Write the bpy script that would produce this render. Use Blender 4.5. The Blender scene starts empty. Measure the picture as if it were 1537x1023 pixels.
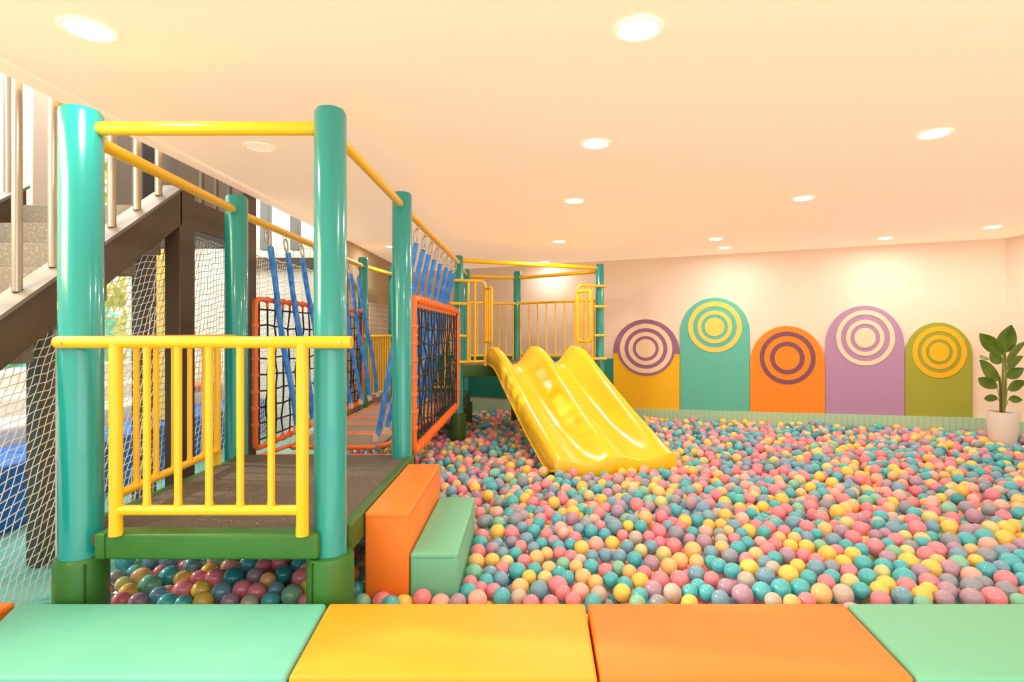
import bpy, bmesh, math, random
import numpy as np
from mathutils import Vector, Matrix

random.seed(7)
rng = np.random.default_rng(7)
C = bpy.context.scene.collection
ZC = 1.6            # eye height above the room floor; heights below are given relative to the eye
F, VX, VY = 850.0, 789.0, 497.0
PI = math.pi

def P(px, py, Y):                       # a point of the room at depth Y, from survey coordinates
    return Vector(((px - VX) * Y / F, Y, (VY - py) * Y / F))

# ------------------------------------------------------------------ materials
def lin(c):
    return tuple(((v / 255) / 12.92 if v / 255 <= 0.04045 else ((v / 255 + 0.055) / 1.055) ** 2.4) for v in c) + (1.0,)

MATS = {}
def mat(name, rgb, rough=0.5, metal=0.0, spec=0.5, coat=0.0, noise=None, bump=None, emit=None, trans=0.0, speck=None):
    if name in MATS: return MATS[name]
    m = bpy.data.materials.new(name); m.use_nodes = True
    nt = m.node_tree; b = nt.nodes['Principled BSDF']
    b.inputs['Base Color'].default_value = lin(rgb)
    b.inputs['Roughness'].default_value = rough
    b.inputs['Metallic'].default_value = metal
    b.inputs['Specular IOR Level'].default_value = spec
    b.inputs['Coat Weight'].default_value = coat
    b.inputs['Coat Roughness'].default_value = 0.08
    tc = nt.nodes.new('ShaderNodeTexCoord')
    if noise:                            # (rgb2, scale xyz, lo, hi)
        mp = nt.nodes.new('ShaderNodeMapping'); mp.inputs['Scale'].default_value = noise[1]
        n = nt.nodes.new('ShaderNodeTexNoise'); n.inputs['Scale'].default_value = 1.0; n.inputs['Detail'].default_value = 4
        r = nt.nodes.new('ShaderNodeValToRGB')
        r.color_ramp.elements[0].position = noise[2]; r.color_ramp.elements[1].position = noise[3]
        r.color_ramp.elements[0].color = lin(rgb); r.color_ramp.elements[1].color = lin(noise[0])
        nt.links.new(tc.outputs['Object'], mp.inputs['Vector']); nt.links.new(mp.outputs[0], n.inputs['Vector'])
        nt.links.new(n.outputs['Fac'], r.inputs[0]); nt.links.new(r.outputs[0], b.inputs['Base Color'])
    if bump:                             # (scale, strength)
        n2 = nt.nodes.new('ShaderNodeTexNoise'); n2.inputs['Scale'].default_value = bump[0]; n2.inputs['Detail'].default_value = 3
        bp = nt.nodes.new('ShaderNodeBump'); bp.inputs['Strength'].default_value = bump[1]; bp.inputs['Distance'].default_value = 0.01
        nt.links.new(tc.outputs['Object'], n2.inputs['Vector'])
        nt.links.new(n2.outputs['Fac'], bp.inputs['Height']); nt.links.new(bp.outputs[0], b.inputs['Normal'])
    if emit:
        b.inputs['Emission Color'].default_value = lin(emit[0]); b.inputs['Emission Strength'].default_value = emit[1]
    if trans:
        b.inputs['Transmission Weight'].default_value = trans
    MATS[name] = m
    return m

TEAL = mat('teal_gloss', (12, 140, 134), 0.22, coat=0.6, noise=((26, 162, 156), (9, 9, .35), .3, .7))
YEL = mat('yellow_gloss', (255, 198, 8), 0.28, coat=0.4)
YELO = mat('yellow_bar', (255, 200, 14), 0.32, coat=0.3)
SLIDE = mat('slide_yellow', (254, 204, 14), 0.24, coat=0.4, noise=((254, 210, 28), (3, 3, 3), .3, .7))
ORG = mat('orange_tube', (248, 116, 30), 0.35, coat=0.2)
GRN = mat('green_vinyl', (50, 110, 38), 0.4, coat=0.1, noise=((58, 122, 44), (4, 4, 4), .3, .7), bump=(90, .15))
GRND = mat('olive_vinyl', (66, 92, 24), 0.45, noise=((54, 104, 34), (3, 3, 3), .3, .7), bump=(90, .12))
SEAM = mat('seam_thread', (28, 78, 22), 0.7)
DECK = mat('speckled_rubber', (96, 86, 78), 0.8, noise=((176, 160, 142), (90, 90, 90), .62, .72))
BLACK = mat('black_cord', (28, 24, 24), 0.7)
BLUE = mat('blue_sleeve', (38, 130, 236), 0.55, noise=((96, 172, 246), (30, 30, 14), .4, .7), bump=(60, .6))
STEEL = mat('steel', (190, 180, 168), 0.28, metal=0.9)
TUBE = mat('brushed_tube', (176, 164, 150), 0.3, metal=0.75)
NETW = mat('net_cord', (250, 243, 232), 0.7)
PINKW = mat('rope_end', (238, 200, 186), 0.6)
DARKB = mat('dark_brown_steel', (74, 60, 48), 0.45, noise=((92, 74, 56), (2, 2, 2), .3, .7))
DARKG = mat('dark_grey_steel', (84, 82, 78), 0.5)
TREAD = mat('grey_tread', (122, 116, 110), 0.8, noise=((150, 144, 138), (60, 60, 60), .5, .7))
FLANGE = mat('flange_grey', (122, 114, 104), 0.4)
CEIL = mat('ceiling_paint_glow', (240, 218, 192), 0.9, emit=((255, 218, 186), .45))  # paint given a faint glow so the ceiling works as soft fill light
WALL = mat('wall_paint', (249, 228, 208), 0.85, noise=((246, 222, 200), (.5, .5, .5), .3, .7))
KHAKI = mat('khaki_wall', (184, 158, 122), 0.9)
WHITEP = mat('white_panel', (240, 238, 230), 0.6)
BENCH = mat('white_foam', (226, 226, 220), 0.5)
BLUEF = mat('blue_foam', (20, 112, 208), 0.5)
TURQF = mat('turquoise_floor', (96, 190, 180), 0.6, noise=((128, 208, 196), (1, 1, 1), .3, .7))
FLOORM = mat('pit_floor', (190, 170, 150), 0.8)
POT = mat('pot_ceramic', (248, 240, 230), 0.5)
SOIL = mat('soil', (60, 44, 32), 0.95)
LEAF = mat('plant_leaf', (72, 112, 22), 0.32, noise=((116, 152, 40), (5, 5, 5), .35, .7))
STEM = mat('plant_stem', (128, 142, 52), 0.5)
BARK = mat('plant_cane', (98, 80, 50), 0.7)
PADG = mat('mint_vinyl', (110, 204, 184), 0.5, bump=(160, .07), noise=((126, 212, 194), (2, 2, 2), .3, .7))
PADG2 = mat('mint_green_vinyl', (118, 198, 162), 0.52,  bump=(160, .07))
PADY = mat('yellow_vinyl', (248, 166, 34), 0.52, bump=(160, .07), noise=((249, 174, 56), (2, 2, 2), .3, .7))
PADO = mat('orange_vinyl', (249, 126, 36), 0.52, bump=(160, .07), noise=((250, 136, 48), (2, 2, 2), .3, .7))
STEPO = mat('step_orange_vinyl', (248, 126, 32), 0.45, bump=(160, .07), noise=((252, 138, 48), (3, 3, 3), .3, .7))
TEALMAT = mat('teal_wall_mat', (24, 136, 122), 0.6)
LITE = mat('lamp_diffuser', (255, 250, 240), 0.5, emit=((255, 246, 228), 7.0))
LOFF = mat('lamp_diffuser_dim', (255, 240, 220), 0.5, emit=((255, 226, 200), .5))
TRIMW = mat('lamp_trim', (255, 244, 228), 0.5, emit=((255, 236, 208), .35))

def border_mat():
    m = mat('groove_panel', (156, 208, 164), 0.6)
    nt = m.node_tree; b = nt.nodes['Principled BSDF']
    tc = nt.nodes.new('ShaderNodeTexCoord'); w = nt.nodes.new('ShaderNodeTexWave')
    w.wave_type = 'BANDS'; w.bands_direction = 'X'; w.inputs['Scale'].default_value = 4.5
    r = nt.nodes.new('ShaderNodeValToRGB'); r.color_ramp.elements[0].position = 0.0; r.color_ramp.elements[1].position = 0.12
    r.color_ramp.elements[0].color = lin((160, 202, 164)); r.color_ramp.elements[1].color = lin((184, 216, 180))
    nt.links.new(tc.outputs['Object'], w.inputs['Vector']); nt.links.new(w.outputs['Fac'], r.inputs[0]); nt.links.new(r.outputs[0], b.inputs['Base Color'])
    return m
BORDER = border_mat()

def block_mat():
    m = mat('white_block_wall', (240, 240, 232), 0.5)
    nt = m.node_tree; b = nt.nodes['Principled BSDF']
    tc = nt.nodes.new('ShaderNodeTexCoord'); mp = nt.nodes.new('ShaderNodeMapping'); mp.inputs['Rotation'].default_value = (PI / 2, 0, 0)
    br = nt.nodes.new('ShaderNodeTexBrick'); br.offset = 0; br.inputs['Scale'].default_value = 1
    br.inputs['Brick Width'].default_value = .12; br.inputs['Row Height'].default_value = .16; br.inputs['Mortar Size'].default_value = .006
    br.inputs['Color1'].default_value = lin((244, 244, 236)); br.inputs['Color2'].default_value = lin((236, 238, 228)); br.inputs['Mortar'].default_value = lin((196, 198, 186))
    nt.links.new(tc.outputs['Object'], mp.inputs[0]); nt.links.new(mp.outputs[0], br.inputs['Vector']); nt.links.new(br.outputs[0], b.inputs['Base Color'])
    return m
BLOCKW = block_mat()

# ------------------------------------------------------------------ mesh building
class MB:
    def __init__(s): s.v = []; s.f = []
    def add(s, vs, fs):
        o = len(s.v); s.v += [tuple(v) for v in vs]; s.f += [tuple(i + o for i in f) for f in fs]; return s
    def bm(s, bm):
        bm.verts.index_update()
        s.add([v.co.copy() for v in bm.verts], [[v.index for v in f.verts] for f in bm.faces]); bm.free(); return s
    def box(s, x0, x1, y0, y1, z0, z1, bev=0, seg=3):
        return s.hexa([(x0, y0), (x1, y0), (x1, y1), (x0, y1)], z0, z1, bev, seg)
    def hexa(s, pts, z0, z1, bev=0, seg=3):
        bm = bmesh.new()
        a = [bm.verts.new((p[0], p[1], z0)) for p in pts]; b = [bm.verts.new((p[0], p[1], z1)) for p in pts]
        n = len(pts)
        bm.faces.new(a[::-1]); bm.faces.new(b)
        for i in range(n): bm.faces.new((a[i], a[(i + 1) % n], b[(i + 1) % n], b[i]))
        if bev: bmesh.ops.bevel(bm, geom=bm.edges[:], offset=bev, segments=seg, profile=.6, affect='EDGES')
        return s.bm(bm)
    def tube(s, pts, r, n=10, caps=True, closed=False):
        pts = [Vector(p) for p in pts]
        rs = r if isinstance(r, (list, tuple)) else [r] * len(pts)
        m = len(pts); rings = []
        t0 = (pts[1] - pts[0]).normalized()
        up = Vector((0, 0, 1)) if abs(t0.z) < .9 else Vector((0, 1, 0))
        u = t0.cross(up).normalized()
        for i in range(m):
            if closed: t = (pts[(i + 1) % m] - pts[i - 1]).normalized()
            elif i == 0: t = t0
            elif i == m - 1: t = (pts[-1] - pts[-2]).normalized()
            else: t = (pts[i + 1] - pts[i - 1]).normalized()
            u = (u - t * u.dot(t)); u = u.normalized() if u.length > 1e-6 else t.orthogonal().normalized()
            w = t.cross(u)
            rings.append([pts[i] + (u * math.cos(2 * PI * k / n) + w * math.sin(2 * PI * k / n)) * rs[i] for k in range(n)])
        vs = [v for rg in rings for v in rg]; fs = []
        for i in range(m if closed else m - 1):
            j = (i + 1) % m
            for k in range(n):
                fs.append((i * n + k, i * n + (k + 1) % n, j * n + (k + 1) % n, j * n + k))
        if caps and not closed:
            fs.append(tuple(range(n))[::-1]); fs.append(tuple((m - 1) * n + k for k in range(n)))
        return s.add(vs, fs)
    def lathe(s, c, prof, n=32, rot=None):
        # prof: list of (r, z); closes at r == 0
        vs = []; fs = []; m = len(prof)
        for r, z in prof:
            for k in range(n):
                v = Vector((r * math.cos(2 * PI * k / n), r * math.sin(2 * PI * k / n), z))
                if rot: v = rot @ v
                vs.append(v + Vector(c))
        for i in range(m - 1):
            for k in range(n):
                fs.append((i * n + k, i * n + (k + 1) % n, (i + 1) * n + (k + 1) % n, (i + 1) * n + k))
        fs.append(tuple(range(n))[::-1]); fs.append(tuple((m - 1) * n + k for k in range(n)))
        return s.add(vs, fs)
    def build(s, name, m, parent=None, loc=None, sharp=38):
        base = Vector((0, 0, 0))
        vs = [Vector((v[0], v[1], v[2] + ZC)) for v in s.v]
        if parent is not None:
            p = parent
            while p is not None: base += p.location; p = p.parent
            o_loc = Vector((0, 0, 0))
            if parent.type == 'EMPTY': off = base
            else: off = base
        else:
            if loc is None:
                xs = [v.x for v in vs]; ys = [v.y for v in vs]; zs = [v.z for v in vs]
                off = Vector(((min(xs) + max(xs)) / 2, (min(ys) + max(ys)) / 2, min(zs)))
            else: off = Vector(loc)
            o_loc = off
        me = bpy.data.meshes.new(name)
        me.from_pydata([v - off for v in vs], [], s.f); me.update()
        bm = bmesh.new(); bm.from_mesh(me); bmesh.ops.recalc_face_normals(bm, faces=bm.faces); bm.to_mesh(me); bm.free()
        me.polygons.foreach_set('use_smooth', [True] * len(me.polygons))
        me.set_sharp_from_angle(angle=math.radians(sharp))
        me.materials.append(m)
        o = bpy.data.objects.new(name, me); C.objects.link(o); o.location = o_loc
        if parent is not None: o.parent = parent
        return o

def thing(name, loc, label, cat, group=None):
    o = bpy.data.objects.new(name, None); C.objects.link(o)
    o.location = (loc[0], loc[1], loc[2] + ZC); o.empty_display_size = .1
    return tag(o, label, cat, group)
def tag(o, label, cat, group=None, kind=None):
    o['label'] = label; o['category'] = cat
    if group: o['group'] = group
    if kind: o['kind'] = kind
    return o
def struct(o, label=None, cat=None):
    o['kind'] = 'structure'
    if label: o['label'] = label
    if cat: o['category'] = cat
    return o

# ------------------------------------------------------------------ room shell
HC = 1.2; FL = -1.6
W0 = Vector((1.27, 9.7)); W1 = Vector((6.19, 7.3)); WD = (W1 - W0).normalized(); WN = Vector((-.438, -.899)).normalized()
def wall_at(px):                         # depth of the back wall along a bearing
    k = (px - VX) / F
    sl = (W1.y - W0.y) / (W1.x - W0.x)
    Y = (W0.y - sl * W0.x) / (1 - sl * k)
    return k * Y, Y
XL = -2.35
yl = W0.y + (W1.y - W0.y) / (W1.x - W0.x) * (XL - W0.x)
XR = 6.19
def slab(name, a, b, z0, z1, th, m, label, nrm):
    a = Vector(a); b = Vector(b); n = Vector(nrm) * th
    mb = MB().hexa([(a.x, a.y), (b.x, b.y), ((b + n).x, (b + n).y), ((a + n).x, (a + n).y)], z0, z1)
    return struct(mb.build(name, m), label, 'wall')
slab('wall_back', (XL, yl), (XR, W1.y), FL, HC, .12, WALL, 'cream back wall behind the painted arches', (.438, .899))
slab('wall_right', (XR, W1.y + .05), (XR, -1.0), FL, HC, .12, WALL, 'cream right wall meeting the back wall by the plant', (1, 0))
slab('wall_left', (XL, 7.35), (XL, yl + .1), FL, HC, .12, KHAKI, 'khaki wall at the far left end beyond the bridge', (-1, 0))
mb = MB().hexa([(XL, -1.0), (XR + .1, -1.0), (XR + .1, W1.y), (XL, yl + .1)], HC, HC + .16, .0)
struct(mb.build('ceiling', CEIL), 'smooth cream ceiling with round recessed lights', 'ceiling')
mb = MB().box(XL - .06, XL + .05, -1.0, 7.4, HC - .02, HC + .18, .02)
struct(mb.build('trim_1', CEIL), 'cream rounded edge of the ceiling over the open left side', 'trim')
mb = MB().hexa([(XL, -1.0), (XR + .1, -1.0), (XR + .1, W1.y), (XL, yl + .1)], FL - .1, FL)
struct(mb.build('floor', FLOORM), 'room floor under the ball pit', 'floor')

# grooved border along the back and right walls
def wall_pt(px, py, off=0.0):
    x, y = wall_at(px); z = (VY - py) * y / F
    return Vector((x + WN.x * off, y + WN.y * off, z))
def border(p0, p1, zt0, zt1, th, name, label):
    a = Vector(p0); b = Vector(p1); L = (b - a).length
    o = bpy.data.objects
    vs = [(0, 0, FL), (L, 0, FL), (L, 0, zt1), (0, 0, zt0), (0, -th, FL), (L, -th, FL), (L, -th, zt1), (0, -th, zt0)]
    fs = [(0, 1, 2, 3), (4, 7, 6, 5), (3, 2, 6, 7), (0, 4, 5, 1), (1, 5, 6, 2), (0, 3, 7, 4)]
    me = bpy.data.meshes.new(name); me.from_pydata(vs, [], fs); me.update(); me.materials.append(BORDER)
    ob = bpy.data.objects.new(name, me); C.objects.link(ob)
    ob.location = (a.x, a.y, ZC); ob.rotation_euler = (0, 0, math.atan2(b.y - a.y, b.x - a.x))
    return struct(ob, label, 'trim')
q0 = wall_pt(935, 612); q1 = wall_pt(1460, 626)
sl = (q1.z - q0.z) / (q1.x - q0.x)
za = q0.z; zb = q1.z + sl * (XR - q1.x)
pL = Vector((XL, yl)) + WN * .001; pM = Vector((q0.x, q0.y)) ; pR = Vector((XR, W1.y))
border(pM, pR, za, zb, .05, 'trim_2', 'light green grooved border under the painted arches')
border(pL, pM, za, za, .05, 'trim_3', 'light green grooved border under the teal wall padding')
border(Vector((XR, W1.y)), Vector((XR, 2.0)), zb, zb, .05, 'trim_4', 'light green grooved border along the right wall')
# teal padding on the far wall
a = wall_at(640); b = wall_at(920.5)
mb = MB().hexa([(a[0] + WN.x * .04, a[1] + WN.y * .04), (b[0] + WN.x * .04, b[1] + WN.y * .04), b, a][:2] + [b, a], -1.24, -.46, .008)
tag(mb.build('wall_mat', TEALMAT), 'dark teal padded mat on the far wall beneath the slide platform', 'wall mat')

# ------------------------------------------------------------------ painted arches
def flat(mb, pts, c, off, th=.004):
    # pts: (u, z) outline on the wall plane
    n = len(pts); vs = []
    for o_ in (off, off + th):
        for u, z in pts:
            vs.append((c.x + WD.x * u + WN.x * o_, c.y + WD.y * u + WN.y * o_, z))
    fs = [tuple(range(n)), tuple(range(n, 2 * n))[::-1]] + [(i, (i + 1) % n, (i + 1) % n + n, i + n) for i in range(n)]
    return mb.add(vs, fs)
def ring(mb, c, zc, ro, ri, off, th=.002, n=64, clip=None):
    vs = []; fs = []; ks = 1.06 / (.899 + .438 * c.x / c.y)
    for o_ in (off, off + th):
        for r in (ro, ri):
            for k in range(n):
                u = r * ks * math.cos(2 * PI * k / n); z = zc + r * math.sin(2 * PI * k / n)
                vs.append((c.x + WD.x * u + WN.x * o_, c.y + WD.y * u + WN.y * o_, z))
    for k in range(n):
        j = (k + 1) % n
        fs += [(k, j, n + j, n + k), (2 * n + k, 2 * n + j, 3 * n + j, 3 * n + k), (k, j, 2 * n + j, 2 * n + k), (n + k, n + j, 3 * n + j, 3 * n + k)]
    return mb.add(vs, fs)
def disc(mb, c, zc, r, off, th=.002, a0=0, a1=2 * PI, n=64, du=0):
    ks = 1.06 / (.899 + .438 * c.x / c.y)
    pts = [(du + r * ks * math.cos(a0 + (a1 - a0) * k / n), zc + r * math.sin(a0 + (a1 - a0) * k / n)) for k in range(n if a1 - a0 > 6.2 else n + 1)]
    return flat(mb, pts, c, off, th)
def amat(n, c): return mat('arch_' + n, c, .6)
A_PUR, A_CRM = amat('purple', (156, 108, 148)), amat('cream', (252, 220, 184))
A_YEL, A_TEAL = amat('yellow', (252, 194, 16)), amat('teal', (98, 192, 172))
A_LYEL, A_ORG = amat('light_yellow', (252, 212, 98)), amat('orange', (253, 142, 22))
A_PLUM, A_LIL = amat('plum', (132, 78, 96)), amat('lilac', (184, 142, 180))
A_OLV, A_GOLD = amat('olive', (164, 168, 50)), amat('gold', (253, 188, 12))
arches = [
    (921.5, 1020.5, 479, 616, A_YEL, 'arched wall panel, purple over yellow with cream rings, leftmost of five', (970, 522.6), [(37, 30.3, A_CRM), (24.6, 18.5, A_CRM), (14, 0, A_CRM)]),
    (1021.5, 1125.5, 446.5, 619, A_TEAL, 'tallest arched wall panel, teal with light yellow rings and centre disc', (1073, 490.5), [(38, 31, A_LYEL), (24.6, 18.8, A_LYEL), (13.9, 0, A_LYEL)]),
    (1126.5, 1238, 489, 622, A_ORG, 'orange arched wall panel with two plum rings, middle of the five', (1181.6, 536.7), [(39.4, 33, A_PLUM), (24.4, 18, A_PLUM)]),
    (1239, 1357, 458.6, 624, A_LIL, 'lilac arched wall panel with cream rings and centre disc', (1298, 506.7), [(41.4, 34.8, A_CRM), (27, 21, A_CRM), (15, 0, A_CRM)]),
    (1358, 1459, 483.8, 626, A_OLV, 'olive green arched wall panel with gold rings, nearest the potted plant', (1408.9, 528), [(38.5, 31, A_GOLD), (25.4, 18.8, A_GOLD), (14.2, 0, A_GOLD)]),
]
for i, (x0, x1, yt, yb, m, lab, (cx, cy), rings) in enumerate(arches):
    p0 = Vector(wall_at(x0)); p1 = Vector(wall_at(x1)); pc = (p0 + p1) / 2; hw = (p1 - p0).length / 2
    Yc = wall_at((x0 + x1) / 2)[1]
    zt = (VY - yt) * Yc / F; zb_ = (VY - yb) * Yc / F - .02
    zs = zt - (x1 - x0) / 2 * Yc / F * .99
    t = thing('arch_panel', (pc.x, pc.y, zb_), lab, 'wall panel', 'arched panels on the back wall')
    pts = [(-hw, zb_), (hw, zb_)] + [(hw * math.cos(a), zs + (zt - zs) * math.sin(a)) for a in [PI * k / 40 for k in range(41)]]
    mb = MB(); flat(mb, pts, pc, .002, .028); mb.build('panel', m, t)
    cc = Vector(wall_at(cx)); zc = (VY - cy) * cc.y / F; s_ = cc.y / F
    off = .031
    if i == 0:
        zsp = (VY - 530) * Yc / F
        a_low = math.asin(max(-1, min(1, (zsp - zs) / (zt - zs)))) if zsp > zs else 0
        pts = [(-hw, zsp), (hw, zsp)] + [(hw * math.cos(a), zs + (zt - zs) * math.sin(a)) for a in [PI * k / 40 for k in range(41)] if zs + (zt - zs) * math.sin(a) > zsp]
        mb = MB(); flat(mb, pts, pc, off); mb.build('upper_half', A_PUR, t)
        mb = MB(); disc(mb, cc, (VY - 515) * cc.y / F, 16 * s_, off + .004, du=-26 * s_); mb.build('disc', amat('dull_gold', (206, 156, 66)), t)
        mb = MB(); disc(mb, cc, zc, 40.5 * s_, off + .008); mb.build('disc', A_PUR, t)
        off += .008
    for (ro, ri, rm) in rings:
        mb = MB()
        if ri: ring(mb, cc, zc, ro * s_, ri * s_, off + .004); mb.build('ring', rm, t)
        else: disc(mb, cc, zc, ro * s_, off + .004); mb.build('disc', rm, t)

# ------------------------------------------------------------------ ceiling lights
lights = [(133, 43, 'large ceiling downlight at top left, above the thick teal post'), (958, 42, 'near ceiling downlight above the orange pad'),
          (894, 215, 'second ceiling downlight of the middle row'), (1402, 200, 'ceiling downlight second from front on the right side'),
          (862, 301, 'third ceiling downlight of the middle row'), (1206, 297, 'ceiling downlight above the lilac and orange arches, mid ceiling'),
          (1490, 340, 'small ceiling downlight nearest the right corner'), (839, 362, 'fourth ceiling downlight of the middle row, near the slide platform'),
          (1074, 358, 'downlight over the tallest teal arch, slightly left of its neighbour'), (1329, 357, 'downlight close to the wall over the lilac arch'),
          (1088, 371, 'downlight closest to the wall over the teal arch'), (390, 220, 'unlit faint ceiling downlight behind the front yellow bar'),
          (589, 370, 'ceiling downlight behind the middle green post'), (818, 400, 'furthest ceiling downlight above the slide platform')]
for i, (px, py, lab) in enumerate(lights):
    Y = F * HC / (VY - py)
    Y = min(Y, 9.8)
    X = (px - VX) * Y / F
    t = thing('recessed_downlight', (X, Y, HC), lab, 'ceiling light', 'recessed ceiling lights')
    n = 40
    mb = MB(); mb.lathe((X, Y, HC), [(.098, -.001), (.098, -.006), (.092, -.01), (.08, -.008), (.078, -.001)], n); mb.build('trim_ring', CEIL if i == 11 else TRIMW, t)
    mb = MB(); mb.lathe((X, Y, HC), [(.077, -.001), (.077, -.005)], n); mb.build('diffuser', LOFF if i == 11 else LITE, t)
    if i == 11: continue
    ld = bpy.data.lights.new('downlight', 'AREA'); ld.shape = 'DISK'; ld.size = .15
    ld.energy = (7.0 if Y < 4 else (17.0 if i == 7 else 11.0)) if i < 13 else 6; ld.color = (1, .955, .89)
    lo = bpy.data.objects.new('downlight', ld); C.objects.link(lo); lo.parent = t; lo.location = (0, 0, -.02)

# ------------------------------------------------------------------ play structure
ZT = .98; ZR = .9
posts = {  # name: (x, y, r, z_bottom_of_post, sleeve (r, z0, z1), label)
    'A': (-1.985, 2.53, .084, -1.05, (.103, FL, -1.0), GRN, 'thick teal post with green padded foot at the front left of the deck'),
    'B': (-.872, 2.53, .0705, -1.05, (.102, FL, -.99), GRN, 'teal post with green padded foot at the front right of the deck'),
    'C': (-.885, 4.05, .0705, -1.05, (.1, FL, -1.12), GRND, 'teal post at the back right corner of the near deck, behind the steps'),
    'D': (-2.12, 4.15, .078, -1.05, (.1, FL, -1.12), GRND, 'teal post at the back left corner of the near deck'),
    'E': (-.88, 7.42, .062, -1.2, (.1, FL, -1.07), GRND, 'teal post where the rope bridge meets the slide platform'),
    'G': (-2.18, 7.6, .065, -1.2, (.1, FL, -1.12), GRND, 'teal post at the far left end of the rope bridge'),
    'H': (-2.04, 8.7, .065, -1.2, (.1, FL, -1.12), GRND, 'rearmost teal post by the khaki wall'),
    'I': (-.95, 9.05, .06, -1.2, (.1, FL, -1.12), GRND, 'teal post just behind the left entrance rail of the slide platform'),
    'J': (-.14, 9.36, .062, -1.2, (.1, FL, -1.1), GRND, 'teal post at the back of the slide platform, middle'),
    'K': (1.09, 8.33, .062, -.9, (.1, FL, -.62), GRND, 'teal post right of the slide top'),
}
for k, (x, y, r, zb_, (sr, s0, s1), sm, lab) in posts.items():
    t = thing('support_post', (x, y, FL), lab, 'post', 'teal posts of the play frame')
    mb = MB(); mb.lathe((x, y, 0), [(r * .2, ZT + .012), (r * .85, ZT + .008), (r, ZT - .012), (r, FL + .01)][::-1], 36); mb.build('pole', TEAL, t, sharp=50)
    mb = MB(); pr = [(sr * .96, s0), (sr, s0 + .02), (sr, s1 - .02), (sr * .96, s1), (r + .003, s1 + .004)]
    mb.lathe((x, y, 0), pr, 36); sl_ = mb.build('padded_sleeve', sm, t, sharp=60)
    if k in 'AB':
        mb = MB(); ang = -PI / 2 + (.75 if k == 'A' else -.5)
        for q in (0, 1):
            xa = x + math.cos(ang + q * .06) * sr * 1.003; ya = y + math.sin(ang + q * .06) * sr * 1.003
            mb.tube([(xa, ya, s0), (xa, ya, s1 - .01)], .0022, 5)
        mb.build('seam', SEAM, sl_)
PX = {k: Vector((v[0], v[1], 0)) for k, v in posts.items()}
PRr = {k: v[2] for k, v in posts.items()}

def bar(a, b, z, r, lab, m=YELO, zb_=None, trim=True):
    pa = PX[a].copy(); pb = PX[b].copy(); d = (pb - pa).normalized()
    p0 = pa + d * (PRr[a] * .9); p1 = pb - d * (PRr[b] * .9); p0.z = z; p1.z = z
    mb = MB(); mb.tube([p0, p0.lerp(p1, .02), p0.lerp(p1, .5), p0.lerp(p1, .98), p1], [r * .9, r, r, r, r * .9], 16)
    return tag(mb.build('overhead_bar', m), lab, 'bar', 'yellow overhead bars joining the posts')
bar('A', 'B', .905, .03, 'yellow overhead bar across the front, between the two nearest posts')
bar('A', 'D', .88, .03, 'yellow overhead bar along the left edge of the near deck')
bar('B', 'C', .9, .027, 'yellow overhead bar along the right edge of the near deck')
bar('D', 'G', .87, .03, 'yellow overhead bar holding the left row of blue ropes')
bar('C', 'E', .9, .03, 'yellow overhead bar holding the right row of blue ropes')
bar('G', 'H', .87, .03, 'short yellow overhead bar at the far left, in front of khaki wall')
bar('E', 'K', .93, .03, 'long yellow overhead bar crossing above the slide entrance')
bar('E', 'I', .9, .028, 'short yellow overhead bar at the left end of slide platform')
bar('I', 'J', .88, .028, 'yellow overhead bar behind, over the left half of the platform rear')
bar('J', 'K', .88, .028, 'yellow overhead bar over the right half of the platform rear')

# near deck
XA, XB, YA, YB = -2.06, -.80, 2.47, 4.12
ZD = -.895
t = thing('play_deck', ((XA + XB) / 2, 3.3, FL), 'near play deck with grey speckled rubber floor and green padded edges', 'deck')
MB().box(XA + .02, XB - .03, YA + .02, YB, ZD - .05, ZD, .006, 2).build('deck_board', DECK, t)
xa_f = (143 - VX) * 2.45 / F; xb_f = (479 - VX) * 2.45 / F
MB().box(xa_f, xb_f, 2.435, 2.53, -.985, -.87, .018).build('edge_beam', GRN, t)
MB().box(XB - .055, XB, 2.6, YB, -1.02, ZD + .008, .014).build('edge_beam', GRND, t)
MB().box(XA - .02, XA + .05, 2.6, YB, -1.02, ZD + .002, .014).build('edge_beam', GRND, t)
MB().box(XA, XB, YB - .06, YB + .01, -1.02, ZD - .005, .014).build('edge_beam', GRND, t)
MB().box(xa_f + .05, xa_f + .056, 2.4335, 2.5, -.98, -.872).build('seam', SEAM, t)
MB().box(xa_f - .1, xa_f - .04, 2.55, 2.6, FL, -.97, .01).build('padded_leg', GRND, t)

# railings
def railing(name, p0, p1, zt, zb_, zf, nb, r_top, r_bal, r_end, lab, group, clamps=True, inset=.14, e0=None, e1=None, bot=True):
    p0 = Vector(p0); p1 = Vector(p1); d = (p1 - p0); L = d.length; d.normalize()
    t = thing(name, ((p0 + p1) / 2).to_tuple()[:2] + (zf,), lab, 'railing', group)
    at = lambda s, z: Vector((p0.x + d.x * s, p0.y + d.y * s, z))
    e0 = inset if e0 is None else e0; e1 = L - inset if e1 is None else e1
    MB().tube([at(0, zt), at(L, zt)], r_top, 16).build('top_rail', YEL, t)
    MB().tube([at(e0, zb_), at(e1, zb_)], r_top * .85, 14).build('bottom_rail', YEL, t)
    for s in (e0, e1):
        MB().tube([at(s, zt), at(s, zb_), at(s, zf + .06), at(s, zf)], [r_end, r_end, r_end, r_end * 1.06], 16).build('end_post', YEL, t)
    for i in range(nb):
        s = e0 + (e1 - e0) * (i + 1) / (nb + 1)
        MB().tube([at(s, zt), at(s, zt - .04), at(s, zb_ + .04), at(s, zb_)], [r_bal * 1.35, r_bal, r_bal, r_bal * 1.35], 10).build('baluster', YEL, t)
    return t, at, L
yf = 2.44
xl, xr = (85 - VX) * yf / F, (528 - VX) * yf / F
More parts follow.
